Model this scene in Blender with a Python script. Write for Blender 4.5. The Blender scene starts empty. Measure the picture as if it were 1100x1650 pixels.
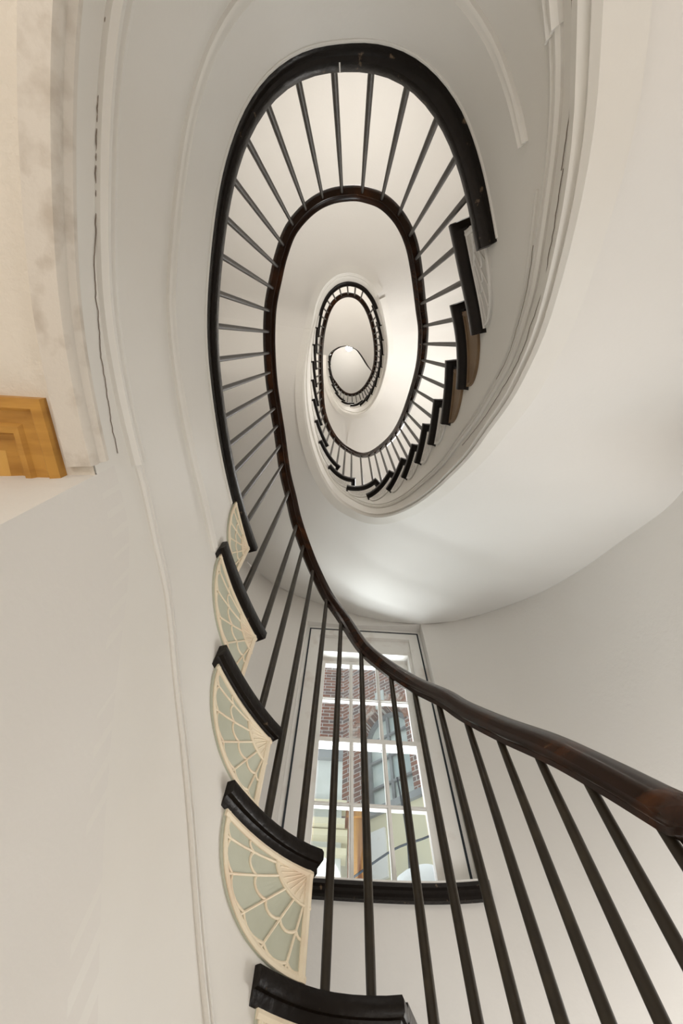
import bpy, bmesh, math, random
import numpy as np
from mathutils import Vector, Matrix
random.seed(7)
SC = bpy.context.scene
COL = SC.collection
PI = math.pi
Z0 = 1.62                       # height of the camera above the hall floor
# ---------------------------------------------------------------- camera
FPX = 700.0
THETA = math.radians(68.4958); ROLL = math.radians(3.35724)
Rv = Vector((1, 0, 0)); Uv = Vector((0, -math.sin(THETA), math.cos(THETA))); Fv = Vector((0, math.cos(THETA), math.sin(THETA)))
cr, sr = math.cos(ROLL), math.sin(ROLL)
camd = bpy.data.cameras.new('camera'); cam = bpy.data.objects.new('camera', camd); COL.objects.link(cam)
cx_ = Rv * cr + Uv * sr; cy_ = -sr * Rv + cr * Uv; cz_ = -Fv
M = Matrix(((cx_.x, cy_.x, cz_.x, 0), (cx_.y, cy_.y, cz_.y, 0), (cx_.z, cy_.z, cz_.z, Z0), (0, 0, 0, 1)))
cam.matrix_world = M
camd.sensor_fit = 'VERTICAL'; camd.sensor_height = 36; camd.sensor_width = 24; camd.lens = FPX / 1650 * 36
camd.clip_start = 0.01; camd.clip_end = 200
SC.camera = cam
# ---------------------------------------------------------------- view and world
SC.view_settings.view_transform = 'Standard'; SC.view_settings.look = 'None'
SC.view_settings.gamma = 1; SC.view_settings.use_curve_mapping = False
SC.view_settings.exposure = 0.44
w = bpy.data.worlds.new('sky'); SC.world = w; w.use_nodes = True
bg = w.node_tree.nodes['Background']; bg.inputs[0].default_value = (0.86, 0.93, 1.0, 1); bg.inputs[1].default_value = 1.0
def light(name, typ, loc, energy, color=(1, 1, 1), size=0.1, rot=None, sy=None):
    d = bpy.data.lights.new(name, typ); d.energy = energy; d.color = color
    if typ == 'POINT': d.shadow_soft_size = size
    if typ == 'AREA':
        d.size = size
        if sy: d.shape = 'RECTANGLE'; d.size_y = sy
    o = bpy.data.objects.new(name, d); COL.objects.link(o); o.location = (loc[0], loc[1], loc[2] + Z0)
    if rot: o.rotation_euler = rot
    return o
WARM = (1.0, 0.97, 0.93); SOFT = (1.0, .985, .97)
light('hall_fill', 'POINT', (-0.5, -1.15, -0.55), 18, WARM, 0.3)  # unseen fill light added to brighten the first landing's underside and fascia
light('hall_floor_fill', 'POINT', (0.1, -0.55, -1.15), 9, WARM, 0.2)  # low unseen fill, added to light the well upward from near the floor
light('stair_fill', 'POINT', (0.72, 1.12, 0.15), 27, SOFT, 0.25)  # fill without a fixture, added over the lower treads to lift soffit and wall
light('snow_bounce_fill', 'AREA', (0.2, 3.0, 1.0), 60, (.97, .98, 1), 1.5, (math.radians(-142), 0, 0), .8)  # added area light outside, stands in for daylight bounced up onto the soffit
light('first_floor_fill', 'POINT', (0.0, -1.65, 3.0), 18, WARM, 0.25)  # hidden fill added above the first landing to light the underside overhead
light('second_floor_fill', 'POINT', (0.1, -1.65, 6.6), 46, WARM, 0.25)  # hidden fill added above the second landing to brighten the upper well
light('upper_stair_fill', 'POINT', (0.68, 1.15, 3.9), 36, SOFT, 0.2)  # unseen fill added between two flights to light the higher soffit

# ---------------------------------------------------------------- materials
def mat(name, col, rough=.6, noise=None, bump=0, bscale=60, spec=.35, metal=0, coat=0):
    m = bpy.data.materials.new(name); m.use_nodes = True
    nt = m.node_tree; b = nt.nodes['Principled BSDF']
    b.inputs['Base Color'].default_value = (*col, 1); b.inputs['Roughness'].default_value = rough
    b.inputs['Specular IOR Level'].default_value = spec; b.inputs['Metallic'].default_value = metal
    b.inputs['Coat Weight'].default_value = coat
    if noise or bump:
        tc = nt.nodes.new('ShaderNodeTexCoord')
    if noise:     # (colour2, scale, lo, hi, stretch)
        c2, sc, lo, hi = noise[:4]
        mp = nt.nodes.new('ShaderNodeMapping')
        if len(noise) > 4: mp.inputs['Scale'].default_value = noise[4]
        n = nt.nodes.new('ShaderNodeTexNoise'); n.inputs['Scale'].default_value = sc; n.inputs['Detail'].default_value = 8
        r = nt.nodes.new('ShaderNodeValToRGB'); r.color_ramp.elements[0].position = lo; r.color_ramp.elements[1].position = hi
        r.color_ramp.elements[0].color = (*col, 1); r.color_ramp.elements[1].color = (*c2, 1)
        nt.links.new(tc.outputs['Object'], mp.inputs['Vector']); nt.links.new(mp.outputs['Vector'], n.inputs['Vector'])
        nt.links.new(n.outputs['Fac'], r.inputs[0]); nt.links.new(r.outputs[0], b.inputs['Base Color'])
    if bump:
        n2 = nt.nodes.new('ShaderNodeTexNoise'); n2.inputs['Scale'].default_value = bscale; n2.inputs['Detail'].default_value = 4
        bp = nt.nodes.new('ShaderNodeBump'); bp.inputs['Strength'].default_value = bump; bp.inputs['Distance'].default_value = .01
        nt.links.new(tc.outputs['Object'], n2.inputs['Vector']); nt.links.new(n2.outputs['Fac'], bp.inputs['Height']); nt.links.new(bp.outputs[0], b.inputs['Normal'])
    return m
MT = dict(
    wall=mat('painted plaster', (.74, .715, .675), .75, ((.71, .68, .635), 1.3, .35, .7), .12, 45),
    soffit=mat('smooth soffit plaster', (.755, .735, .70), .7, ((.73, .705, .665), 1.1, .35, .7), .06, 60),
    fascia=mat('gloss white fascia paint', (.76, .74, .695), .5, ((.72, .69, .635), 2.5, .4, .75), .08, 30),
    rough=mat('worn caulked paint', (.68, .63, .56), .8, ((.52, .46, .39), 26, .5, .72), .12, 120),
    ceil=mat('textured cream ceiling', (.77, .715, .63), .85, ((.73, .67, .58), 3, .4, .7), .2, 90),
    white=mat('white woodwork paint', (.80, .78, .74), .45, ((.66, .60, .54), 9, .58, .8), .05, 40),
    black=mat('worn black brown paint', (.007, .0045, .003), .36, ((.13, .09, .055), 42, .67, .74), .2, 60, spec=.22),
    black2=mat('black brown paint', (.006, .004, .003), .35, ((.012, .008, .006), 20, .4, .7), .1, 60, spec=.22),
    rail=mat('dark polished mahogany', (.020, .0075, .003), .24, ((.085, .028, .008), 7, .52, .8, (1, 1, 4)), .03, 50, spec=.3),
    baluster=mat('dark bronze paint', (.022, .016, .009), .4, ((.04, .03, .017), 30, .5, .75), .05, 60, spec=.4),
    cream=mat('cream fretwork paint', (.82, .72, .55), .55, ((.76, .60, .44), 14, .5, .75), .1, 60),
    green=mat('pale green panel paint', (.52, .53, .43), .6, ((.47, .48, .38), 12, .4, .7)),
    whitefret=mat('white fretwork paint', (.74, .72, .68), .5),
    greyfret=mat('grey white panel paint', (.60, .58, .54), .6),
    brown=mat('bare brown wood', (.17, .105, .055), .55, ((.24, .16, .09), 8, .4, .7, (1, 1, .25)), .1, 40),
    ochre=mat('ochre wood grained paint', (.56, .29, .06), .45, ((.36, .165, .03), 9, .42, .72, (1, 5, 1)), .1, 40),
    ochre2=mat('light ochre grained panel', (.68, .39, .10), .42, ((.55, .29, .07), 7, .4, .7, (3, 1, 1)), .08, 40),
    crack=mat('dark crack', (.20, .155, .12), .9),
    gap=mat('blue black frame line', (.012, .017, .024), .5),
    floor=mat('dark wood floor', (.42, .33, .24), .4, ((.36, .27, .19), 6, .4, .7, (1, 8, 1)), .05, 30),
    stucco=mat('pale grey stucco', (.60, .62, .58), .8, ((.50, .52, .47), 3, .4, .7)),
    yellow=mat('pale yellow stucco', (.66, .60, .42), .8, ((.58, .55, .42), 2, .4, .7)),
    post=mat('brown painted post', (.12, .045, .02), .5, ((.35, .18, .05), 3, .5, .7, (6, 6, .4))),
    snow=mat('white snow', (.85, .86, .88), .8, bump=.2, bscale=25),
    slate=mat('grey stone', (.30, .31, .31), .8, ((.22, .22, .22), 5, .4, .7)),
    metal=mat('lamp brass', (.5, .38, .18), .3, metal=1),
)
def glass_mat(name, tint, k):
    m = bpy.data.materials.new(name); m.use_nodes = True; nt = m.node_tree; nt.nodes.clear()
    o = nt.nodes.new('ShaderNodeOutputMaterial'); t = nt.nodes.new('ShaderNodeBsdfTransparent'); g = nt.nodes.new('ShaderNodeBsdfGlossy')
    t.inputs[0].default_value = (*tint, 1); g.inputs['Roughness'].default_value = .03
    mx = nt.nodes.new('ShaderNodeMixShader'); mx.inputs[0].default_value = k
    nt.links.new(t.outputs[0], mx.inputs[1]); nt.links.new(g.outputs[0], mx.inputs[2]); nt.links.new(mx.outputs[0], o.inputs[0])
    return m
MT['glass'] = glass_mat('old window glass', (.93, .96, .96), .07)
def emit(name, col, s):
    m = bpy.data.materials.new(name); m.use_nodes = True; b = m.node_tree.nodes['Principled BSDF']
    b.inputs['Emission Color'].default_value = (*col, 1); b.inputs['Emission Strength'].default_value = s; return m
MT['bulb'] = emit('lit lamp globe', (1, .96, .9), 85)
def brick_mat(name, vertical_axis='z', along='x'):
    m = mat(name, (.3, .1, .06), .85); nt = m.node_tree; b = nt.nodes['Principled BSDF']
    tc = nt.nodes.new('ShaderNodeTexCoord'); sp = nt.nodes.new('ShaderNodeSeparateXYZ'); cb = nt.nodes.new('ShaderNodeCombineXYZ')
    nt.links.new(tc.outputs['Object'], sp.inputs[0]); nt.links.new(sp.outputs['X'], cb.inputs[0]); nt.links.new(sp.outputs['Z'], cb.inputs[1])
    bt = nt.nodes.new('ShaderNodeTexBrick'); bt.inputs['Color1'].default_value = (.27, .12, .08, 1); bt.inputs['Color2'].default_value = (.13, .12, .12, 1)
    bt.inputs['Mortar'].default_value = (.52, .49, .45, 1); bt.inputs['Scale'].default_value = 1.0
    bt.inputs['Brick Width'].default_value = .19; bt.inputs['Row Height'].default_value = .062; bt.inputs['Mortar Size'].default_value = .006
    bt.inputs['Bias'].default_value = -.25
    nt.links.new(cb.outputs[0], bt.inputs['Vector']); nt.links.new(bt.outputs['Color'], b.inputs['Base Color'])
    return m
MT['brick'] = brick_mat('red and grey brickwork')

# ---------------------------------------------------------------- well plan (from the camera's axis)
CO = dict(c=(.0042, .0512), a=(.2742, .6214), n=2.3335, tl=-.1879, rot=-.0868,
          k=[.033, .0334, .0001, .0072, .0027, .0028, .221, .0129, -.0083, -.0012, .0005, .0002], S=1.15)
def _R(ph):
    lo = np.zeros_like(ph); hi = np.full_like(ph, 3.0); c, s = math.cos(CO['rot']), math.sin(CO['rot'])
    for _ in range(45):
        m = (lo + hi) / 2; X = m * np.cos(ph) - CO['c'][0]; Y = m * np.sin(ph) - CO['c'][1]
        x = c * X + s * Y; y = -s * X + c * Y
        wd = np.maximum(CO['a'][0] * (1 + CO['tl'] * y / CO['a'][1]), 1e-3)
        F = np.abs(x / wd) ** CO['n'] + np.abs(y / CO['a'][1]) ** CO['n']
        hi = np.where(F > 1, m, hi); lo = np.where(F > 1, lo, m)
    k = np.arange(1, 7); kk = np.array(CO['k'])
    return (lo + hi) / 2 * np.exp(np.cos(np.outer(ph, k)) @ kk[:6] + np.sin(np.outer(ph, k)) @ kk[6:]) * CO['S']
NP = 1440
_T = np.linspace(0, 2 * PI, NP + 1)[:-1]; _Rr = _R(_T); _X = _Rr * np.cos(_T); _Y = _Rr * np.sin(_T)
_dx = np.roll(_X, -1) - np.roll(_X, 1); _dy = np.roll(_Y, -1) - np.roll(_Y, 1); _L = np.hypot(_dx, _dy); _NX = _dy / _L; _NY = -_dx / _L
_sg = np.hypot(np.roll(_X, -1) - _X, np.roll(_Y, -1) - _Y); PER = float(_sg.sum()); _S = np.concatenate([[0], np.cumsum(_sg)])
def arc(u):
    k = math.floor(u / 360); return k * PER + float(np.interp((u - 360 * k) / 360 * NP, np.arange(NP + 1), _S))
def uarc(s):
    k = math.floor(s / PER); return 360 * k + float(np.interp(s - k * PER, _S, np.arange(NP + 1) * 360 / NP))
G_U = [540, 582, 607, 624, 636, 648, 665, 691, 717, 741, 758, 770, 786, 799, 808, 816, 824, 831, 840, 850, 900]
G_V = [1, 1.02, .97, .975, .945, .92, .92, .93, .92, .94, .95, .94, .93, .92, .935, .99, 1.05, 1.10, 1.14, 1.15, 1.12]
def g_(u): return float(np.interp(u, G_U, G_V))
def XY(u, off=0.0):
    t = (u % 360) / 360 * NP; a = np.arange(NP + 1)
    f = lambda A: float(np.interp(t, a, np.append(A, A[0])))
    g = g_(u)
    return (f(_X) * g + f(_NX) * off, f(_Y) * g + f(_NY) * off)
def NRM(u):
    a = XY(u - .5); b = XY(u + .5); d = math.hypot(b[0] - a[0], b[1] - a[1]); return ((b[1] - a[1]) / d, -(b[0] - a[0]) / d)
# stair hall wall, a flattened oval
WC, WA, WB, WN = (.10, 0.0), 1.25, 1.93, 3.0
def wall_hit(p, n):
    lo, hi = 0.0, 6.0
    for _ in range(40):
        m = (lo + hi) / 2; x = (p[0] + n[0] * m - WC[0]) / WA; y = (p[1] + n[1] * m - WC[1]) / WB
        if abs(x) ** WN + abs(y) ** WN > 1: hi = m
        else: lo = m
    return lo
def ray_to_wall(u):
    p = XY(u); n = NRM(u); d = wall_hit(p, n); return (p[0] + n[0] * d, p[1] + n[1] * d)
def q_of(px, py):
    u = px - 550; v = 825 - py; u2 = cr * u - sr * v; v2 = sr * u + cr * v
    z = FPX * math.sin(THETA) + v2 * math.cos(THETA); y = FPX * math.cos(THETA) - v2 * math.sin(THETA)
    return u2 / z, y / z
# ---------------------------------------------------------------- mesh helpers
def obj(name, V, F, m, parent=None, smooth=False, kind=None):
    me = bpy.data.meshes.new(name); me.from_pydata([(v[0], v[1], v[2] + Z0) for v in V], [], F); me.update()
    bm = bmesh.new(); bm.from_mesh(me); bmesh.ops.remove_doubles(bm, verts=bm.verts, dist=1e-5)
    bmesh.ops.recalc_face_normals(bm, faces=bm.faces); bm.to_mesh(me); bm.free()
    ms = m if isinstance(m, (list, tuple)) else [m]
    for x in ms: me.materials.append(MT[x])
    if smooth:
        for p in me.polygons: p.use_smooth = True
        me.set_sharp_from_angle(angle=math.radians(38))
    o = bpy.data.objects.new(name, me); COL.objects.link(o)
    if parent: o.parent = parent; o.matrix_parent_inverse = parent.matrix_world.inverted()
    if kind: o['kind'] = kind
    return o
def thing(name, label, cat, loc, group=None):
    o = bpy.data.objects.new(name, None); COL.objects.link(o); o.location = (loc[0], loc[1], loc[2] + Z0)
    o.empty_display_size = .1
    o['label'] = label; o['category'] = cat
    if group: o['group'] = group
    bpy.context.view_layer.update()
    return o
class MB:
    def __init__(s): s.V = []; s.F = []
    def grid(s, rows, closed=False):
        b = len(s.V); n = len(rows[0])
        for r in rows: s.V += [tuple(p) for p in r]
        for i in range(len(rows) - 1):
            for j in range(n if closed else n - 1):
                k = (j + 1) % n
                s.F.append((b + i * n + j, b + i * n + k, b + (i + 1) * n + k, b + (i + 1) * n + j))
    def cap(s, pts):
        b = len(s.V); s.V += [tuple(p) for p in pts]; s.F.append(tuple(range(b, b + len(pts))))
    def tube(s, P, r, n=8, caps=True):
        P = [Vector(p) for p in P]; rows = []
        up = Vector((0, 0, 1))
        for i, p in enumerate(P):
            d = (P[min(i + 1, len(P) - 1)] - P[max(i - 1, 0)]).normalized()
            a = d.cross(up)
            if a.length < 1e-3: a = d.cross(Vector((1, 0, 0)))
            a.normalize(); b = d.cross(a); rr = r[i] if isinstance(r, (list, tuple)) else r
            rows.append([p + (a * math.cos(t) + b * math.sin(t)) * rr for t in [2 * PI * k / n for k in range(n)]])
        s.grid(rows, True)
        if caps: s.cap(rows[0]); s.cap(rows[-1])
    def box(s, x0, x1, y0, y1, z0, z1):
        b = len(s.V)
        s.V += [(x, y, z) for x in (x0, x1) for y in (y0, y1) for z in (z0, z1)]
        s.F += [tuple(b + i for i in f) for f in ((0, 1, 3, 2), (4, 6, 7, 5), (0, 4, 5, 1), (2, 3, 7, 6), (0, 2, 6, 4), (1, 5, 7, 3))]
    def build(s, name, m, parent=None, smooth=False, kind=None): return obj(name, s.V, s.F, m, parent, smooth, kind)
def offpoly(P, off, side=1):
    """offset an open 2d polyline to its solid side with mitred corners"""
    out = []; n = len(P)
    ns = []
    for i in range(n - 1):
        dx = P[i + 1][0] - P[i][0]; dy = P[i + 1][1] - P[i][1]; l = math.hypot(dx, dy) or 1e-9
        ns.append((dy / l * side, -dx / l * side))
    for i in range(n):
        a = ns[max(i - 1, 0)]; b = ns[min(i, n - 2)]
        mx, my = a[0] + b[0], a[1] + b[1]; l = math.hypot(mx, my) or 1e-9; mx /= l; my /= l
        c = max(.35, mx * a[0] + my * a[1])
        o_ = off[i] if isinstance(off, (list, tuple)) else off
        out.append((P[i][0] + mx * o_ / c, P[i][1] + my * o_ / c))
    return out
def sweep_profile(mb, P, zs, prof, side=1):
    """P 2d path, zs heights, prof list of (off, dz)"""
    if callable(prof):
        pr = [prof(i) for i in range(len(P))]; cols = [offpoly(P, [pr[i][j][0] for i in range(len(P))], side) for j in range(len(pr[0]))]; prof = pr[0]
    else: cols = [offpoly(P, o, side) for o, _ in prof]
    rows = [[(cols[j][i][0], cols[j][i][1], zs[i] + prof[j][1]) for j in range(len(prof))] for i in range(len(P))]
    mb.grid(rows, True); mb.cap(rows[0]); mb.cap(rows[-1])
def us(a, b, step=4.0, ds=.03):
    n = max(2, int(max((b - a) / step, (arc(b) - arc(a)) / ds)) + 1)
    s0, s1 = arc(a), arc(b)
    return [uarc(s0 + (s1 - s0) * i / n) for i in range(n + 1)]
R = .198
def lvl(k): return 1.15 + R * k
def face(u): return float(np.interp(u, [92, 99, 104, 113, 124, 235, 262, 292, 585, 610], [.013, .018, .020, .020, .013, .013, .018, .030, .030, .037]))
def NOSE(f):
    k = float(np.interp(f, [.013, .016, .020, .030, .033, .037], [.7, .85, 1.0, 1.0, 1.05, 1.25]))
    return [(.0, -.007), (.003, -.001), (.010, 0), (.05, 0), (.05, -.062 * k), (f, -.062 * k), (f - .003, -.052 * k), (f * .8, -.044 * k), (f * .6, -.038 * k), (.003, -.036 * k), (.0, -.030 * k)]
# front (nosing corner) and back-end positions of every tread, in degrees round the well
FR = {-13: -25, -12: -7, -11: 12, -10: 28, -9: 40, -8: 50, -7: 59, -6: 67, -5: 74, -4: 81.5, -3: 89.7, -2: 97.2, -1: 103.7, 0: 112.4}
BK = {-1: 120.0, -2: 110.1, -3: 102.2, -4: 95.2, 0: 322.9}
for k in range(-13, -4): BK[k] = uarc(arc(FR[k + 1]) + .06)
for k, a in zip(range(1, 19), [308.8, 338.1, 367.7, 390, 403.8, 414.4, 422, 429.1, 435.8, 444.6, 451.7, 459.4, 466.6, 474.5, 485, 499, 518, 543]): FR[k] = a
for k, a in zip(range(1, 18), [354.4, 379.9, 397.5, 408.3, 417.5, 425.1, 432.4, 440.6, 448.3, 456.5, 464.2, 471.1, 480.6, 492.9, 510.2, 532.3, 557.9]): BK[k] = a
BK[18] = 665.3
for k, a in zip(range(19, 36), [690.8, 716.9, 741.2, 758.2, 769.7, 778.8, 786, 792.5, 798.9, 807.6, 816.1, 824.3, 831.4, 839, 847, 856, 865]): BK[k] = a
for k in range(19, 37): FR[k] = uarc(arc(BK[k - 1]) - .065)
BOT = [(-25, -2.3), (60, -.9), (98, -.02), (112, .28), (123, .42), (134, .55), (150, .55), (288, .55), (301, .64), (310, .666), (320, .706), (333, .773), (355, .909), (378.6, 1.092), (402, 1.364), (420, 1.748), (432, 2.13), (441, 2.43), (450, 2.634), (462, 2.80), (472, 2.93), (490, 3.15), (510, 3.43), (532, 3.75), (552, 4.0), (570, 4.08), (650, 4.08), (668, 4.2), (691, 4.35), (717, 4.5), (741, 4.68), (758, 4.88), (778.8, 5.22), (792.5, 5.6), (807.6, 6.0), (824, 6.4), (840, 6.8), (856, 7.2), (872, 7.5)]
MD2 = [(80, -.16), (90, .06), (98.4, .28), (101.5, .378), (106.8, .497), (114.4, .59), (123.6, .652), (140, .672), (160, .662), (186, .652), (230, .648), (280, .66), (297, .715), (309, .765), (321, .828), (341, .93), (366, 1.11), (390, 1.361), (411, 1.691), (426, 2.1), (436, 2.411), (445, 2.72), (457, 2.99), (468, 3.15), (492, 3.45), (540, 4.05), (565, 4.28), (650, 4.28), (668, 4.38), (717, 4.7), (758, 5.08), (778.8, 5.42), (807.6, 6.2), (840, 7.0), (870, 7.6)]
bu, bz = zip(*BOT); mu, mz = zip(*MD2)
def sm(u, X, Y, h=6):
    return float(np.mean([np.interp(u + d, X, Y) for d in (-h, -h / 2, 0, h / 2, h)]))
def zbot(u): return sm(u, bu, bz)
def zmd(u): return sm(u, mu, mz, 4)

# ================================================================ THE SETTING
# hall floor and top ceiling
mb = MB(); mb.box(-1.6, 1.8, -2.3, 2.3, -Z0 - .1, -Z0); mb.build('floor', 'floor', kind='structure')
mb = MB(); mb.box(-1.6, 1.8, -2.3, 2.3, 11.0, 11.1); mb.build('ceiling', 'soffit', kind='structure')
# curved stair wall with the window opening cut through it
OX0, OX1, OZ0, OZ1 = -.20, .622, 1.02, 2.66
def wall_xy(t):
    c, s = math.cos(t), math.sin(t)
    return (WC[0] + WA * math.copysign(abs(c) ** (2 / WN), c), WC[1] + WB * math.copysign(abs(s) ** (2 / WN), s))
ts = [2 * PI * i / 240 for i in range(240)]
def t_for_x(x): return math.acos(max(-1, min(1, math.copysign(abs((x - WC[0]) / WA) ** (WN / 2), x - WC[0]))))
ta, tb = t_for_x(OX1), t_for_x(OX0)
ts = sorted([t for t in ts if abs(t - ta) > .01 and abs(t - tb) > .01] + [ta, tb])
mb = MB(); TH_W = .16
zl = [-Z0, OZ0, OZ1, 11.0]
def outw(p):
    l = math.hypot(p[0] - .1, p[1]); return (p[0] + (p[0] - .1) / l * TH_W, p[1] + p[1] / l * TH_W)
for i, t in enumerate(ts):
    t2 = ts[(i + 1) % len(ts)]; p, q = wall_xy(t), wall_xy(t2); po, qo = outw(p), outw(q)
    ino = ta - 1e-6 <= t < tb - 1e-6
    for a, b in zip(zl[:-1], zl[1:]):
        if ino and a == OZ0: continue
        mb.cap([(p[0], p[1], a), (q[0], q[1], a), (q[0], q[1], b), (p[0], p[1], b)])
        mb.cap([(po[0], po[1], a), (qo[0], qo[1], a), (qo[0], qo[1], b), (po[0], po[1], b)])
    if ino:
        for zz in (OZ0, OZ1):
            mb.cap([(p[0], p[1], zz), (q[0], q[1], zz), (q[0], 2.1, zz), (p[0], 2.1, zz)])
for t in (ta, tb):
    p = wall_xy(t); mb.cap([(p[0], p[1], OZ0), (p[0], p[1], OZ1), (p[0], 2.1, OZ1), (p[0], 2.1, OZ0)])
mb.build('wall_stair', 'wall', smooth=True, kind='structure')
# enclosure wall below the lower flight, following the well, and its end face
mb = MB(); rows = []
for u in us(-25, 150):
    p = XY(u, face(u)); rows.append([(p[0], p[1], -Z0), (p[0], p[1], zbot(u) - .0), (p[0], p[1], zbot(u) + .05)])
mb.grid(rows)
e = XY(150, face(150)); pw = wall_hit(e, (-1, 0.06))
mb.cap([(e[0], e[1], -Z0), (e[0] - pw, e[1] + pw * .06, -Z0), (e[0] - pw, e[1] + pw * .06, .56), (e[0], e[1], .56)])
mb.build('wall_enclosure', 'wall', smooth=True, kind='structure')

# ================================================================ stair building blocks
def setb(k): return .016 if k <= 0 else .030
def side_band(parent, name, u0, u1, ztop, zlow, m, ds=.03):
    mb = MB(); rows = []
    for u in us(u0, u1, 3, ds):
        p = XY(u, face(u)); p2 = XY(u, face(u) + .02)
        rows.append([(p[0], p[1], zlow(u)), (p[0], p[1], ztop(u)), (p2[0], p2[1], ztop(u)), (p2[0], p2[1], zlow(u))])
    mb.grid(rows, True); mb.cap(rows[0]); mb.cap(rows[-1]); return mb.build(name, m, parent, True)
def mould(parent, name, u0, u1, zf, prof, m, step=3):
    U = us(u0, u1, step); P = [XY(u, face(u)) for u in U]; mb = MB()
    sweep_profile(mb, P, [zf(u) for u in U], prof); return mb.build(name, m, parent, True)
BEAD = lambda w_, d: [(0.004, -w_), (-d * .5, -w_), (-d, -w_ * .7), (-d * .9, -w_ * .3), (-d * .35, -w_ * .15), (-d * .35, w_ * .1), (-d * .8, w_ * .3), (-d * .6, w_ * .8), (-.001, w_), (.004, w_)]
def tread_path(k, u_end=None):
    u0 = FR[k]; c = XY(u0); n = NRM(u0); d = wall_hit(c, n)
    P = [(c[0] + n[0] * d, c[1] + n[1] * d), (c[0] + n[0] * .12, c[1] + n[1] * .12)]
    U = us(u0, u_end or BK[k], 4)
    return P + [XY(u) for u in U], [u0, u0] + U
def make_tread(parent, k, m):
    z = lvl(k); P, U = tread_path(k); mb = MB()
    sweep_profile(mb, P, [z] * len(P), lambda i: NOSE(face(U[i])), 1)
    rows = []
    for u in us(FR[k], FR[k + 1], 5):
        a = XY(u, .03); b = ray_to_wall(u); rows.append([(a[0], a[1], z), (b[0], b[1], z), (b[0], b[1], z - .03), (a[0], a[1], z - .03)])
    n = NRM(FR[k]); mb.grid(rows, True); mb.cap(rows[0]); mb.cap(rows[-1])
    return mb.build('tread', m, parent, True)
def make_riser(parent, k, m):
    u = uarc(arc(FR[k]) + setb(k)); a = XY(u, face(u)); n = NRM(u); d = wall_hit(a, n); t = (-n[1], n[0]); mb = MB()
    z0, z1 = lvl(k - 1), lvl(k) - .04
    A = [(a[0], a[1]), (a[0] + n[0] * d, a[1] + n[1] * d)]; B = [(p[0] + t[0] * .016, p[1] + t[1] * .016) for p in A]
    mb.grid([[(p[0], p[1], z0), (p[0], p[1], z1), (q[0], q[1], z1), (q[0], q[1], z0)] for p, q in zip(A, B)], True)
    mb.cap([(A[0][0], A[0][1], z0), (A[0][0], A[0][1], z1), (B[0][0], B[0][1], z1), (B[0][0], B[0][1], z0)])
    return mb.build('riser', m, parent)
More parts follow.
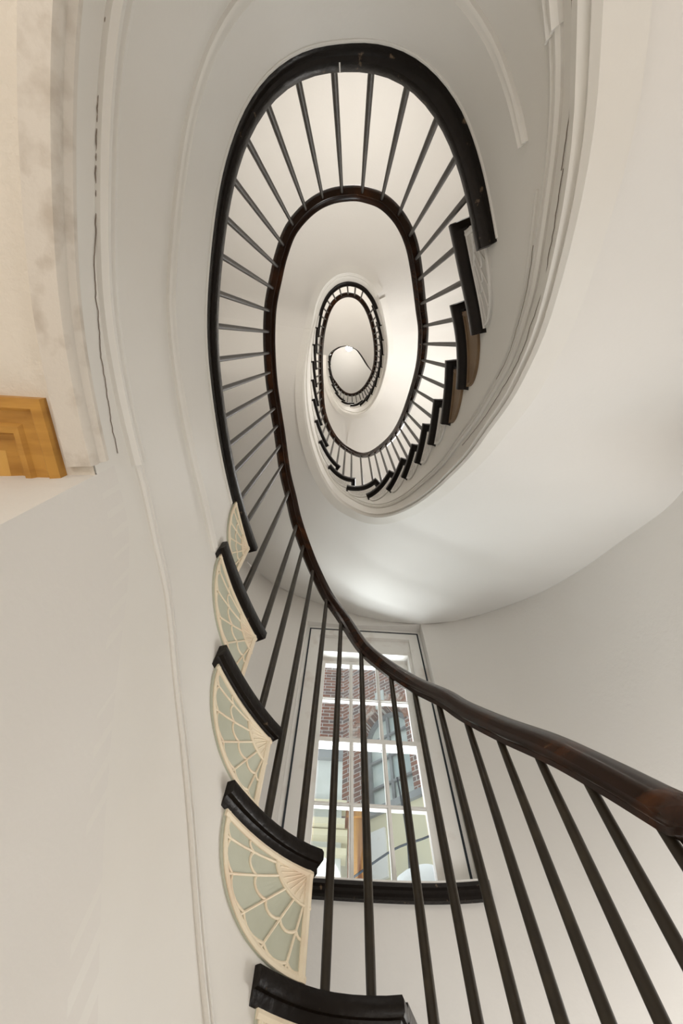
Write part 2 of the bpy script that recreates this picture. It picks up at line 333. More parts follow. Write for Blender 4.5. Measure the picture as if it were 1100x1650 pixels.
def bracket(parent, k, mpanel, mfret, plain=False, L=None):
    """scroll bracket below the end of a tread: curved plate with fan fretwork"""
    s0 = arc(FR[k]) + setb(k); zt = lvl(k) - (.043 if k <= 0 else .058)
    L = L or max(.06, arc(BK[k]) - s0 - .012); H = R - (.044 if k <= 0 else .058)
    rise = max(.9, min(1.0, 1))
    def pos(a, b, out): u = uarc(s0 + a * L); p = XY(u, face(u) - out); return (p[0], p[1], zt - b * H)
    N = 22; e = 2 / 2.15
    edge = [(math.cos(t) ** e, math.sin(t) ** e) for t in [PI / 2 * i / N for i in range(N + 1)]]
    edge = [(max(0, min(1, a)), max(0, min(1, b))) for a, b in edge]
    mb = MB(); th = .004; rings = 5
    for out in (th, ):
        rows = [[pos(a * r / rings, b * r / rings, out) for a, b in edge] for r in range(rings + 1)]
        mb.grid(rows)
    mb.grid([[pos(a, b, th) for a, b in edge], [pos(a, b, -.002) for a, b in edge]])
    mb.grid([[pos(0, 1 - i / 6, th) for i in range(7)], [pos(0, 1 - i / 6, -.002) for i in range(7)]])
    mb.grid([[pos(1 - i / 6, 0, th) for i in range(7)], [pos(1 - i / 6, 0, -.002) for i in range(7)]])
    br = mb.build('bracket', mpanel, parent)
    fb = MB()
    def rib(P, wd, h=.004, base=th):
        # P in (a,b), width in metres
        Q = [(a * L, b * H) for a, b in P]
        l = offpoly(Q, wd / 2); r = offpoly(Q, -wd / 2)
        rows = []
        for (x0, y0), (x1, y1) in zip(l, r):
            f = lambda x, y, o: pos(max(-.02, x / L), y / H, o)
            xm, ym = (x0 + x1) / 2, (y0 + y1) / 2
            rows.append([f(x0, y0, base - .001), f(x0, y0, base + h * .6), f(xm, ym, base + h), f(x1, y1, base + h * .6), f(x1, y1, base - .001)])
        fb.grid(rows); fb.cap(rows[0]); fb.cap(rows[-1])
    wB = .011
    rib([(a * .96, b * .97) for a, b in edge], .009)
    rib([(i / 10, .035) for i in range(11)], wB, .005); rib([(.035, i / 8) for i in range(9)], .012, .005)
    if not plain:
        def er(t):  # edge radius direction
            e_ = 2.15; c, s = math.cos(t), math.sin(t); return 1 / ((c ** e_ + s ** e_) ** (1 / e_)) if c > 0 and s > 0 else 1
        rays = [math.radians(a) for a in (14, 32, 50, 66, 80)]
        for t in rays: rib([(math.cos(t) * r * er(t), math.sin(t) * r * er(t)) for r in (.36, .55, .75, .95)], .0036, .003)
        tt = [0.02] + rays + [PI / 2 - .02]
        for r0, sag in ((.62, .05), (.9, .045)):
            for a, b in zip(tt[:-1], tt[1:]):
                P = []
                for i in range(7):
                    f = i / 6; t = a + (b - a) * f; rr = (r0 + sag * (4 * f * (1 - f)) - .0) * er(t); P.append((math.cos(t) * rr, math.sin(t) * rr))
                rib(P, .0042, .003)
        # fan quarter at the corner
        rows = []
        for j in range(4):
            rr = .36 * j / 3 + .001; rows.append([pos(math.cos(PI / 2 * i / 12) * rr, math.sin(PI / 2 * i / 12) * rr, th + .0015) for i in range(13)])
        fb.grid(rows)
        rib([(math.cos(PI / 2 * i / 12) * .37, math.sin(PI / 2 * i / 12) * .37) for i in range(13)], .0045, .004)
        for i in range(1, 10):
            t = PI / 2 * i / 10; rib([(math.cos(t) * r, math.sin(t) * r) for r in (.08, .2, .33)], .0022, .003)
    fb.build('fretwork', mfret, br)
    return br
def stringer(parent, k0, k1, m):
    """vertical face below the treads, stepping with them, above the soffit edge"""
    mb = MB()
    for k in range(k0, k1):
        a, b = uarc(arc(FR[k]) + setb(k)), uarc(arc(FR[k + 1]) + setb(k + 1)); zt = lvl(k) - .04
        rows = []
        for u in us(a, b, 4):
            p = XY(u, face(u)); rows.append([(p[0], p[1], min(zbot(u) - .01, zt - .1)), (p[0], p[1], zt)])
        mb.grid(rows)
    return mb.build('stringer', m, parent, True)
def soffit(parent, u0, u1, name, m):
    mb = MB(); rows = []
    for u in us(u0, u1, 3):
        p = XY(u, face(u)); w_ = ray_to_wall(u); z = zbot(u); dz = zo(u)
        rows.append([(p[0] + (w_[0] - p[0]) * f, p[1] + (w_[1] - p[1]) * f, z + dz * f) for f in (0, .04, .2, .4, .6, .8, .93, 1.0)])
    mb.grid(rows); return mb.build(name, m, parent, True)
# outer edge of the second soffit sits where the photographed line meets the wall
def zo(u):
    return float(np.interp(u, ZOU, ZOD))
PK = [(1100, 800), (1060, 832), (1000, 870), (930, 925), (860, 962), (780, 990), (680, 995), (590, 1000), (500, 972), (414, 895), (370, 845)]
_pk = []
for px, py in PK:
    q = q_of(px, py); a = math.atan2(q[1], q[0]); l = math.hypot(*q); d = wall_hit((0, 0), (math.cos(a), math.sin(a))); _pk.append((a, d / l))
_pk.sort()
ZOU, ZOD = [], []
for i in range(0, 100):
    u = 360 + i * 1.4 + 8
    x, y = ray_to_wall(u); a = math.atan2(y, x)
    if _pk[0][0] - .3 <= a <= _pk[-1][0] + .02:
        aa = [p[0] for p in _pk]; zz = [p[1] for p in _pk]
        ZOU.append(u); ZOD.append(max(-.25, min(.45, float(np.interp(a, aa, zz)) - zbot(u))))
_f = np.convolve(np.pad(ZOD, 3, mode='edge'), np.ones(7) / 7, 'valid'); ZOD = [float(v) for v in _f]
ZOU = [ZOU[0] - 60] + ZOU + [ZOU[-1] + 50]; ZOD = [0] + ZOD + [0]

# ================================================================ LOWER FLIGHT
fl1 = thing('stair_flight', 'lowest curved stair flight at lower left with cream and pale green fretwork brackets', 'staircase', (*XY(-25), -Z0))
stringer(fl1, -13, 0, 'fascia')
for k in range(-13, 0):
    make_tread(fl1, k, 'black'); make_riser(fl1, k, 'white')
for k in range(-6, 0): bracket(fl1, k, 'green', 'cream')
mould(fl1, 'stringer_moulding', 82, 150, zmd, BEAD(.014, .006), 'fascia')

# ================================================================ FIRST LANDING
la1 = thing('stair_landing', 'first landing round the large oval opening, thick dark nosing over white fascia', 'landing', (*XY(210), .55))
def landing(la, k, u_in, u_out, zl_, far=None):
    z = lvl(k); P, U = tread_path(k); mb = MB()
    sweep_profile(mb, P, [z] * len(P), lambda i: NOSE(face(U[i])), 1); mb.build('nosing', 'black', la, True)
    mb = MB(); rows = []
    for u in us(u_in, u_out, 4):
        a = XY(u, .03); b = ray_to_wall(u); rows.append([(a[0], a[1], z), (b[0], b[1], z), (b[0], b[1], z - .03), (a[0], a[1], z - .03)])
    mb.grid(rows, True); mb.cap(rows[0]); mb.cap(rows[-1]); mb.build('floor_slab', 'floor', la)
    make_riser(la, k, 'white')
landing(la1, 0, FR[0], FR[1], .55)
side_band(la1, 'fascia', uarc(arc(FR[0]) + setb(0)), uarc(arc(FR[1]) + setb(1)), lambda u: 1.112, lambda u: zbot(u) + .004, 'fascia')
bracket(la1, 0, 'green', 'cream', L=.145)
soffit(la1, 150, 296, 'underside', 'ceil')
P2 = [(0.004, -.013), (-.006, -.013), (-.009, -.009), (-.002, -.004), (-.0005, 0), (-.002, .004), (-.009, .009), (-.006, .013), (.004, .013)]
mould(la1, 'panel_moulding', 121, 308, lambda u: float(np.interp(u, [121, 130, 150, 190, 220, 290, 308], [.885, .90, .885, .868, .88, .88, .875])), P2, 'fascia')
mould(la1, 'nosing_bead', 124, 322, lambda u: 1.0835, BEAD(.006, .003), 'fascia')
mould(la1, 'lower_moulding', 148, 300, zmd, BEAD(.022, .013), 'fascia')
mould(la1, 'edge_moulding', 152, 300, lambda u: zbot(u) + .012, [(.03, -.02), (-.002, -.02), (-.006, -.012), (-.004, -.002), (-.009, .006), (-.007, .016), (.0, .02), (.03, .02)], 'rough')
def crack(parent, u0, u1, zf, amp, seed, r=.0006):
    rnd = random.Random(seed); mb = MB(); P = []; d = 0
    for u in us(u0, u1, .8, .006):
        d = .85 * d + rnd.uniform(-amp, amp); p = XY(u, face(u) - .0009 - r * .5); P.append((p[0], p[1], zf(u) + d))
    mb.tube(P, r, 5); return mb.build('crack', 'crack', parent)
mb = MB(); U = [263.6, 263.9]; sweep_profile(mb, [XY(u, -.0006) for u in U], [1.1504] * 2, NOSE(.0205)); mb.build('joint_filler', 'white', la1)
crack(la1, 152, 237, lambda u: .622 + .0002 * (u - 190), .0016, 3)
crack(la1, 290, 318, lambda u: zmd(u) - .045, .0012, 5)

# ================================================================ MIDDLE FLIGHT
fl2 = thing('stair_flight', 'middle curved stair flight at right with white brackets, two of them bare brown', 'staircase', (*XY(FR[1]), lvl(0)))
stringer(fl2, 1, 18, 'fascia')
for k in range(1, 18):
    make_tread(fl2, k, 'black2'); make_riser(fl2, k, 'white')
    if k in (2, 3): bracket(fl2, k, 'brown', 'brown', True)
    else: bracket(fl2, k, 'greyfret', 'whitefret')
soffit(fl2, 296, 552, 'soffit', 'soffit')
mould(fl2, 'stringer_moulding', 300, 552, zmd, BEAD(.02, .008), 'fascia')
mould(fl2, 'edge_moulding', 300, 552, lambda u: zbot(u) + .018, [(.05, -.035), (-.002, -.035), (-.008, -.022), (-.003, -.008), (-.012, .002), (-.010, .02), (0, .028), (.05, .028)], 'fascia')
mould(fl2, 'upper_moulding', 318, 500, lambda u: zmd(u) + .045, BEAD(.006, .004), 'fascia')
crack(fl2, 318, 400, lambda u: zmd(u) - .05, .002, 11)
crack(fl2, 330, 372, lambda u: zmd(u) - .0 + .03, .0016, 12)

# ================================================================ SECOND LANDING
la2 = thing('stair_landing', 'second landing whose dark nosing closes the smaller oval seen through the first', 'landing', (*XY(600), 4.08))
landing(la2, 18, FR[18], FR[19], 4.08)
side_band(la2, 'fascia', uarc(arc(FR[18]) + setb(18)), uarc(arc(FR[19]) + setb(19)), lambda u: lvl(18) - .045, lambda u: zbot(u) + .004, 'fascia')
soffit(la2, 552, 660, 'underside', 'soffit')
mould(la2, 'lower_moulding', 552, 655, zmd, BEAD(.02, .008), 'fascia')
mould(la2, 'edge_moulding', 552, 655, lambda u: zbot(u) + .018, [(.05, -.035), (-.002, -.035), (-.010, -.022), (-.003, -.008), (-.014, .002), (-.012, .02), (0, .028), (.05, .028)], 'fascia')
bracket(la2, 18, 'greyfret', 'whitefret', L=.16)

# ================================================================ UPPER FLIGHT
fl3 = thing('stair_flight', 'highest curved stair flight, small in the middle of the well below the lamp', 'staircase', (*XY(FR[19]), lvl(18)))
stringer(fl3, 19, 36, 'fascia')
for k in range(19, 36):
    make_tread(fl3, k, 'black2'); make_riser(fl3, k, 'white'); bracket(fl3, k, 'greyfret', 'whitefret', True)
soffit(fl3, 660, 868, 'soffit', 'soffit')
mould(fl3, 'stringer_moulding', 660, 866, zmd, BEAD(.02, .008), 'fascia')
mould(fl3, 'edge_moulding', 660, 866, lambda u: zbot(u) + .018, [(.05, -.035), (-.002, -.035), (-.008, -.022), (-.012, .002), (-.010, .02), (0, .028), (.05, .028)], 'fascia')

# ================================================================ TOP LANDING (closes the well with its own curve)
ZL3 = lvl(36)
GP = [(530, 590.6), (531.5, 577), (536, 566), (543.6, 560), (551, 557), (562, 556.5), (574, 562), (579, 567.5), (584.5, 575.5), (592, 587.6), (599.7, 596.7), (605, 602)]
GX = [(q_of(*p)[0] * (ZL3 + .79), q_of(*p)[1] * (ZL3 + .79)) for p in GP]
la3 = thing('stair_landing', 'topmost landing floor edge behind the lit lamp', 'landing', (GX[5][0], GX[5][1], ZL3 - .3))
def cr2(P, n=5):
    out = []
    for i in range(len(P) - 1):
        p0, p1, p2, p3 = P[max(i - 1, 0)], P[i], P[i + 1], P[min(i + 2, len(P) - 1)]
        for j in range(n):
            t = j / n; out.append(tuple(.5 * (2 * b + (c - a) * t + (2 * a - 5 * b + 4 * c - d) * t * t + (3 * b - a - 3 * c + d) * t ** 3) for a, b, c, d in zip(p0, p1, p2, p3)))
    return out + [tuple(P[-1])]
GS = cr2(GX, 4)
mb = MB(); rows = []
n = len(GS)
for i, p in enumerate(GS):
    a = math.radians(150 + (398 - 150) * i / (n - 1)); d = wall_hit((0, .0), (math.cos(a), math.sin(a))); wx, wy = math.cos(a) * d, math.sin(a) * d
    rows.append([(p[0], p[1], ZL3), (wx, wy, ZL3), (wx, wy, ZL3 - .34), (p[0], p[1], ZL3 - .34)])
mb.grid(rows, True); mb.build('floor_slab', 'soffit', la3, False)
mb = MB(); sweep_profile(mb, GS, [ZL3] * len(GS), [(-.01, -.03), (-.012, .0), (.03, 0), (.03, -.06), (0, -.06)], 1); mb.build('nosing', 'black2', la3)

# ================================================================ HANDRAILS AND BALUSTERS
RP = [(1170,1356),(1100,1318),(1059,1295.5),(977,1250.5),(895.5,1209.6),(813.7,1177),(752,1148),(718,1127),(669,1104),(623,1075),(587,1045.5),(555,1000),(527,960),(505.7,917),(491.5,882),(477,839),(467.8,799),(458.4,759),(450,698),(443,655),(437,612.8),(433.8,565.5),(433.5,527.7),(436,490),(443.7,450),(453,410),(469,369),(498.5,335),(530,317),(565,311),(590,314),(618,325.5),(643,351),(660.5,385.7),(670,428),(678,494.6),(681.8,541.8),(674,603),(648.7,676.6),(624,712),(592,733),(566,728),(538.8,705),(521,664.8),(514.4,612.8),(514,565.5),(517.5,540),(522,521),(527.7,498),(535.7,483),(548,473),(562.6,470.5),(577,474.5),(588,486.5),(596,502.7),(602,524),(606.5,551),(607,574),(605,592),(601,604),(595,616),(586,628.5),(577,636),(566,640),(555.8,637.6),(546.7,630),(539,618),(533.8,607),(530,590.6)]
RZU = [47.2,49.8,51.2,54.3,58.3,63.5,68,70.7,75.1,79.8,83.8,87.9,92.2,96.4,100,104.8,109.4,115.4,124,300,309,332.2,353.2,381.5,411.6,425.5,437.8,446.4,457.1,469.3,488,521.1,547.3,562,665,690,717,741,758,770,779,786,792.5,799,807.6,816,824,831,839,847,856,865,872]
RZZ = [.272,.313,.341,.410,.502,.623,.746,.833,.959,1.089,1.195,1.344,1.459,1.566,1.639,1.717,1.797,1.862,1.945,1.96,2.02,2.175,2.297,2.512,2.93,3.337,3.741,3.989,4.18,4.32,4.62,5.02,5.36,5.5,5.5]
RZZ += [lvl(k) + .70 for k in range(19, 36)] + [ZL3 + .79]
def railz(u): return float(np.interp(u, RZU, RZZ))
rp3 = []; prev = None; ulist = []
for i, (px, py) in enumerate(RP):
    q = q_of(px, py); a = math.degrees(math.atan2(q[1], q[0]))
    if prev is None: a = a % 360
    else:
        while a < prev - 60: a += 360
        while a > prev + 300: a -= 360
    prev = a; ulist.append(a)
    z = railz(a); rp3.append([q[0] * z, q[1] * z, z])
# keep the small distant loops smooth
for _ in range(2):
    for i in range(44, len(rp3) - 2):
        for c in range(3): rp3[i][c] = .25 * rp3[i - 1][c] + .5 * rp3[i][c] + .25 * rp3[i + 1][c]
low = []
_a = XY(47.4, .016); _d = (rp3[0][0] - _a[0], rp3[0][1] - _a[1])
for u, z in ((-25, -.72), (-5, -.55), (12, -.33), (24, -.13), (34, .09), (41, .185)):
    p = XY(u, .016); low.append([p[0] + _d[0], p[1] + _d[1], z]); 
rail_pts = low + rp3; rail_u = [-25, -5, 12, 24, 34, 41] + ulist
# resample by u
def rail_at(u): return tuple(float(np.interp(u, DU, [p[c] for p in DP])) for c in range(3))
D = cr2([tuple(p) + (u,) for p, u in zip(rail_pts, rail_u)], 6)
DP = [d[:3] for d in D]; DU = [d[3] for d in D]
RPROF = [(-.010, -.022), (.010, -.022), (.012, -.014), (.022, -.008), (.026, .002), (.022, .010), (.020, .014), (.012, .021), (0, .024), (-.012, .021), (-.020, .014), (-.022, .010), (-.026, .002), (-.022, -.008), (-.012, -.014)]
def sweep3(P, prof, sc=1.0, capit=True):
    mb = MB(); rows = []
    for i, p in enumerate(P):
        a = Vector(P[max(i - 1, 0)]); b = Vector(P[min(i + 1, len(P) - 1)]); d = (b - a).normalized()
        s = d.cross(Vector((0, 0, 1))).normalized(); up = s.cross(d).normalized()
        rows.append([Vector(p) + s * x * sc + up * y * sc for x, y in prof])
    mb.grid(rows, True); mb.cap(rows[0]); mb.cap(rows[-1]); return mb
def balusters(parent, U, zfoot, r=.0082, taper=True):
    for u in U:
        t = rail_at(u); b = XY(u, .02); z0 = zfoot(u)
        mb = MB(); zs = [0, .06, .5, .9, 1]; top = Vector((t[0], t[1], t[2] - .016)); bot = Vector((b[0] * .6 + t[0] * .4, b[1] * .6 + t[1] * .4, z0))
        P = [bot.lerp(top, f) for f in zs]; mb.tube(P, [r * 1.0, r * 1.08, r * 1.08, r * .9, r * .82], 10); mb.build('baluster', 'baluster', parent, True)
def foot_z(u):
    k = max([kk for kk in FR if FR[kk] <= u], default=-13); return lvl(k)
def tread_bal(k0, k1):
    out = []
    for k in range(k0, k1):
        s0, s1 = arc(FR[k]), arc(FR[k + 1])
        out += [uarc(s0 + .030), uarc(s0 + .030 + (s1 - s0) / 2)]
    return out
LB1 = [117.7, 123, 129.9, 137.6, 146.9, 157.3, 169.4, 182.9, 195.7, 208.7, 219.7, 229.2, 238, 246, 254.2, 262.4, 270.8, 279.3, 288.3, 297.2, 306.5]
ra1 = thing('stair_railing', 'lowest dark balustrade sweeping from lower right past the window and round the first landing', 'railing', (*XY(-25), -Z0))
iA = [p for p, u in zip(DP, DU) if u <= 309]; iB = [p for p, u in zip(DP, DU) if 309 <= u <= 647 or (u < 309 and u > 306)]; iC = [p for p, u in zip(DP, DU) if u >= 644]
sweep3(iA, RPROF).build('handrail', 'rail', ra1, True)
B1 = [88.7, 84.5, 96.6, 92.3, 104.2, 100.6, 110.6]
B1 = [u for u in tread_bal(-13, -4)] + B1
balusters(ra1, B1, foot_z); balusters(ra1, LB1, foot_z, .0068)
mb = MB(); p = XY(-25, .02); mb.tube([(p[0], p[1], -Z0), (p[0], p[1], -1.4), (p[0], p[1], -.9), (p[0], p[1], -.70)], [.04, .03, .024, .03], 16); mb.build('newel_post', 'rail', ra1, True)
ra2 = thing('stair_railing', 'middle dark balustrade along the right flight and round the second landing', 'railing', (*XY(309), lvl(1)))
sweep3(iB, RPROF).build('handrail', 'rail', ra2, True)
L2 = [uarc(arc(548) + (arc(640) - arc(548)) * i / 9) for i in range(10)]
balusters(ra2, [316.5, 330.3, 345.9, 358.9, 371.3, 381.9, 391.1, 398.2] + tread_bal(5, 18) + L2, foot_z, .0075)
ra3 = thing('stair_railing', 'topmost small dark balustrade curling round the highest flight beside the lamp', 'railing', (*XY(652), lvl(18)))
sweep3(iC, RPROF, 1.0).build('handrail', 'rail', ra3, True)
balusters(ra3, tread_bal(19, 36), foot_z, .0075)
GP3 = [(x, y, ZL3 + .79) for x, y in GS]
sweep3(GP3, RPROF, 1.0).build('gallery_rail', 'rail', ra3, True)
for i in range(2, len(GS) - 1, 2):
    x, y = GS[i]; mb = MB(); mb.tube([(x, y, ZL3), (x, y, ZL3 + .77)], .0075, 8); mb.build('baluster', 'baluster', ra3, True)

# ================================================================ WINDOW
YW = 1.96; K = YW / 1.9
win = thing('window_1', '', '', (.206 * K, YW, 1.02)); del win['label']; del win['category']; win['kind'] = 'structure'
x0, x1, z0, z1 = -.172 * K, .585 * K, 1.015, 2.55 * K
def frame(mb, a0, a1, b0, b1, wd, y0, y1, bottom=True):
    mb.box(a0, a0 + wd, y0, y1, b0, b1); mb.box(a1 - wd, a1, y0, y1, b0, b1); mb.box(a0 + wd, a1 - wd, y0, y1, b1 - wd, b1)
    if bottom: mb.box(a0, a1, y0, y1, b0, b0 + wd)
mb = MB(); mb.box(OX0 - .02, x0, YW + .0, YW + .02, z0, z1 + .0); mb.box(x1, OX1 + .02, YW, YW + .02, z0, z1); mb.box(OX0 - .02, OX1 + .02, YW, YW + .02, z1, OZ1 + .03); mb.build('window_lining', 'white', win)
mb = MB(); frame(mb, x0 - .001, x1 + .001, z0, z1, .010, YW - .006, YW + .01, False); mb.build('frame_line', 'gap', win)
mb = MB(); frame(mb, x0 + .009, x1 - .009, z0, z1 - .009, .062, YW - .004, YW + .03, False); mb.build('window_casing', 'white', win)
gx0, gx1 = -.047 * K, .462 * K; zm = 1.685 * K
mb = MB(); mb.box(x0 + .07, gx0 - .035, YW + .02, YW + .14, z0, z1); mb.box(gx1 + .035, x1 - .07, YW + .02, YW + .14, z0, z1); mb.box(gx0 - .035, gx1 + .035, YW + .021, YW + .139, 2.345 * K, z1)
mb.build('window_frame', 'white', win)
def sash(name, zb, zt, y, rows_):
    s = MB(); sw = .028
    s.box(gx0 - sw - .008, gx0, y, y + .035, zb, zt); s.box(gx1, gx1 + sw + .008, y, y + .035, zb, zt)
    s.box(gx0, gx1, y, y + .035, zt - sw, zt); s.box(gx0, gx1, y, y + .035, zb, zb + sw)
    wp = (gx1 - gx0) / 3; hp = (zt - zb - 2 * sw) / rows_
    for i in (1, 2):
        c = gx0 + wp * i; s.box(c - .010, c + .010, y + .004, y + .03, zb, zt); s.box(c - .0045, c + .0045, y - .003, y + .03, zb + sw, zt - sw)
    for j in range(1, rows_):
        c = zb + sw + hp * j; s.box(gx0, gx1, y + .005, y + .029, c - .010, c + .010); s.box(gx0, gx1, y - .0025, y + .029, c - .0045, c + .0045)
    so = s.build(name, 'white', win)
    for i in range(3):
        for j in range(rows_):
            g = MB(); g.box(gx0 + wp * i + .008, gx0 + wp * (i + 1) - .008, y + .015, y + .018, zb + sw + hp * j + .008, zb + sw + hp * (j + 1) - .008); g.build('pane', 'glass', so)
    return so
sash('lower_sash', .995 * K, 1.70 * K, YW + .05, 2)
sash('upper_sash', 1.685 * K, 2.33 * K, YW + .09, 2)
# dark sill following the curved wall
mb = MB(); P = []
for i in range(25):
    t = t_for_x(-.27 + (.64 + .27) * i / 24); P.append(wall_xy(t))
sweep_profile(mb, P, [1.005] * len(P), [(-.03, -.035), (.022, -.035), (.024, -.026), (.034, -.020), (.036, -.010), (.045, -.004), (.045, .010), (-.03, .010)], 1)
mb.build('window_sill', 'black', win, True)
mb = MB(); sweep_profile(mb, P, [1.005] * len(P), [(-.12, .010), (.040, .010), (.040, .020), (-.12, .022)], 1); mb.build('sill_board', 'white', win, True)

mb = MB(); mb.box(.25, .80, 2.10, 2.45, .90, .97); mb.build('outer_ledge', 'slate', win)
sn = thing('snow_heap', 'small heap of white snow on the ledge outside the lower right pane', 'snow', (.50, 2.30, .97))
mb = MB(); mb.grid([[(.50 + .24 * math.sin(PI / 2 * j / 8) * math.cos(2 * PI * i / 24) * (1 + .08 * math.sin(3 * i)), 2.30 + .15 * math.sin(PI / 2 * j / 8) * math.sin(2 * PI * i / 24), .97 + .345 * math.cos(PI / 2 * j / 8)) for i in range(24)] for j in range(9)], True); mb.build('heap', 'snow', sn, True)
# ================================================================ OCHRE PANEL and its ceiling recess
def onz(px, py, z): q = q_of(px, py); return (q[0] * z, q[1] * z)
zc = .55
A = onz(74, 641, zc); B = onz(111, 771, zc); Cc = onz(0, 641, zc); Dd = onz(0, 777, zc)
far = -.95
yb = A[1]; yf = B[1] + .01; xr0, xr1 = A[0], B[0]
dh = thing('door_head', 'ochre wood-grained moulded door head at the left edge under the first landing', 'door head', ((far + xr0) / 2, (yb + yf) / 2, zc - .01))
def band(name, i0, i1, za, zb2, m):
    mb = MB()
    def ring(ins, z): return [(far, yb + ins, z), (xr0 - ins * .9, yb + ins, z), (xr1 - ins * 1.05, yf, z)]
    mb.grid([ring(i0, za), ring(i1, za), ring(i1, zb2), ring((i1 + i1) / 2, zb2)])
    return mb.build(name, m, dh)
T_ = .002
def prof_frame(name, pr, m):
    mb = MB(); rows = []
    for ins, dz in pr: rows.append([(far, yb + ins, zc + dz), (xr0 - ins * .9, yb + ins, zc + dz), (xr1 - ins * 1.05, yf, zc + dz)])
    mb.grid(rows); return mb.build(name, m, dh)
prof_frame('outer_moulding', [(0, .004), (0, -.014), (.012, -.017), (.016, -.012), (.032, -.011)], 'ochre')
prof_frame('inner_moulding', [(.032, -.011), (.036, -.016), (.044, -.015), (.048, -.006), (.056, -.003), (.064, -.004), (.072, -.005)], 'ochre')
mb = MB(); mb.cap([(far, yb + .07, zc - .005), (xr0 - .063, yb + .07, zc - .005), (xr1 - .0735, yf, zc - .005), (far, yf, zc - .005)]); mb.build('panel', 'ochre2', dh)

# ================================================================ LAMP
lamp = thing('ceiling_light', 'small lit round lamp hanging at the top of the stairwell', 'lamp', (-.048, .134, 10.25))
def sphere(c, r, n=20, m_=12):
    mb = MB(); mb.grid([[(c[0] + r * math.sin(PI * j / m_) * math.cos(2 * PI * i / n), c[1] + r * math.sin(PI * j / m_) * math.sin(2 * PI * i / n), c[2] + r * math.cos(PI * j / m_)) for i in range(n)] for j in range(m_ + 1)], True); return mb
sphere((-.048, .134, 10.25), .075).build('globe', 'bulb', lamp, True)
mb = MB(); mb.tube([(-.048, .134, 10.33), (-.048, .134, 10.97)], .008, 8); mb.tube([(-.048, .134, 10.96), (-.048, .134, 11.0)], .06, 16); mb.build('ceiling_rose', 'metal', lamp, True)

# ================================================================ OUTSIDE
yb0 = 5.2
bb = thing('brick_building', 'red and grey brick building with an arched window seen through the upper panes', 'building', (.4, yb0, -Z0))
mb = MB(); mb.box(-2.5, .20, yb0, yb0 + .3, -Z0, 7.2); mb.build('brick_wall', 'brick', bb)
mb = MB(); mb.box(-2.6, .5, yb0 - .05, yb0 + .4, 7.2, 7.35); mb.build('parapet', 'slate', bb)
# wing coming towards the window, with the arched window in it (modelled flat, then turned)
ang = math.radians(-38); WX, WY = .20, yb0
def wing(V): return [(WX + x * math.cos(ang) - y * math.sin(ang), WY + x * math.sin(ang) + y * math.cos(ang), z) for x, y, z in V]
def wobj(mb, name, m, par):
    # local x along the wing so that the brick courses run true
    o = obj(name, [(x, y, z) for x, y, z in mb.V], mb.F, m, None)
    o.location = (WX, WY, 0); o.rotation_euler = (0, 0, ang); bpy.context.view_layer.update()
    o.parent = par; o.matrix_parent_inverse = par.matrix_world.inverted(); return o
ax, aw, az0, azs = .66, .34, 3.3, 4.36     # arch centre, half width, foot, spring
mb = MB(); N = 16
arcp = [(ax + aw * math.cos(PI - PI * i / N), azs + aw * math.sin(PI - PI * i / N)) for i in range(N + 1)]
mb.box(0, ax - aw, 0, .25, 3.3, 7.2); mb.box(ax + aw, 2.4, 0, .25, 3.3, 7.2)
for (xa, za), (xb, zb_) in zip(arcp[:-1], arcp[1:]):
    mb.cap([(xa, 0, za), (xb, 0, zb_), (xb, 0, 7.2), (xa, 0, 7.2)]); mb.cap([(xa, 0, za), (xb, 0, zb_), (xb, .25, zb_), (xa, .25, za)])
wobj(mb, 'wing_wall', 'brick', bb)
mb = MB()
for i in range(26):
    t0 = PI - PI * (i + .06) / 26; t1 = PI - PI * (i + .94) / 26
    f = lambda t, r, y: (ax + r * math.cos(t), y, azs + r * math.sin(t))
    mb.cap([f(t0, aw, -.012), f(t1, aw, -.012), f(t1, aw + .2, -.012), f(t0, aw + .2, -.012)]); mb.cap([f(t0, aw, -.012), f(t1, aw, -.012), f(t1, aw, .1), f(t0, aw, .1)])
    mb.cap([f(t0, aw + .2, -.012), f(t1, aw + .2, -.012), f(t1, aw + .2, .02), f(t0, aw + .2, .02)])
arcm = mat('arch bricks', (.30, .15, .10), .85, ((.5, .42, .36), 9, .45, .6)); MT['arch'] = arcm
wobj(mb, 'arch_ring', 'arch', bb)
mb = MB(); f = lambda t, r, y: (ax + r * math.cos(t), y, azs + r * math.sin(t))
mb.grid([[f(PI - PI * i / 20, aw, .12), f(PI - PI * i / 20, aw - .05, .12), f(PI - PI * i / 20, aw - .05, .18)] for i in range(21)])
mb.box(ax - aw, ax - aw + .05, .12, .18, az0, azs); mb.box(ax + aw - .05, ax + aw, .12, .18, az0, azs); mb.box(ax - .018, ax + .018, .13, .17, az0, azs + aw)
for zz in (3.7, 4.05, azs): mb.box(ax - aw, ax + aw, .13, .16, zz - .015, zz + .015)
aw_o = wobj(mb, 'arched_window', 'slate', bb)
mb = MB(); mb.cap([f(PI - PI * i / 20, aw, .17) for i in range(21)] + [(ax + aw, .17, az0), (ax - aw, .17, az0)])
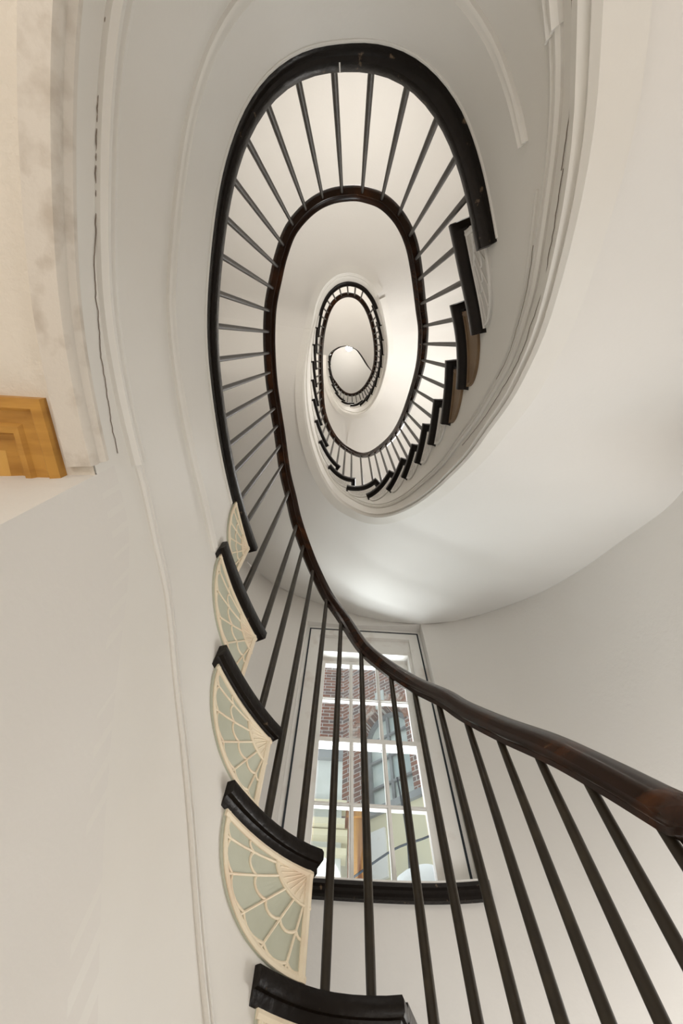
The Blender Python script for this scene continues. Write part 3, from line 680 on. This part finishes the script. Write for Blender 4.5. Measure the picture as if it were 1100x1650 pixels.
MT['farglass'] = mat('pale reflecting glass', (.42, .50, .48), .25, ((.62, .66, .60), 2.5, .4, .6), spec=.8)
wobj(mb, 'arched_pane', 'farglass', aw_o)
mb = MB(); mb.box(ax - .07, ax + .07, -.03, .03, azs + aw, azs + aw + .3); wobj(mb, 'keystone', 'stucco', bb)
# lower pale building and post
pb = thing('stucco_house', 'pale stucco house with cornice seen through the lower panes at left', 'building', (-.4, 4.2, -Z0))
mb = MB(); mb.box(-2.2, .17, 4.2, 4.5, -Z0, 3.42); mb.build('wall', 'stucco', pb)
mb = MB()
for i, (zz, d) in enumerate(((2.42, .05), (2.55, .09), (2.62, .14), (2.85, .05))): mb.box(-2.3, .20 + d * .3, 4.2 - d, 4.3, zz, zz + .055)
mb.build('cornice', 'yellow', pb)
mb = MB(); mb.box(-2.2, .17, 4.15, 4.25, 3.36, 3.48); mb.build('eaves', 'slate', pb)
mb = MB(); mb.box(-.02, 2.42, -.03, .25, -Z0, 3.24); wobj(mb, 'ground_storey', 'yellow', bb)
mb = MB(); mb.box(-.02, 2.44, -.07, .26, 3.24, 3.32); wobj(mb, 'string_course', 'slate', bb)
for xx in (.36, 1.25):
    for zz in (1.9, 2.62):
        mb = MB(); mb.box(xx, xx + .26, -.06, -.02, zz, zz + .46); wobj(mb, 'window', 'white', bb)
bp_ = thing('brown_post', 'dark brown wooden post standing outside the lower middle pane', 'post', (.28, 3.6, -Z0))
mb = MB(); mb.box(.20, .33, 3.6, 3.72, -Z0, 2.40); mb.build('shaft', 'post', bp_)
mb = MB(); mb.box(.18, .35, 3.58, 3.74, 2.38, 2.44); mb.build('cap', 'post', bp_)
def wire(P, r):
    mb = MB(); mb.tube(cr2(P, 6), r, 6); mb.build('cable', 'gap', bb)
wire([(.62, 3.2, 1.2), (.60, 3.3, 1.7), (.61, 3.3, 2.1), (.60, 3.4, 2.6)], .008)
wire([(.2, 3.3, 1.78), (.5, 3.25, 1.95), (.75, 3.2, 2.02), (1.1, 3.2, 2.2)], .007)
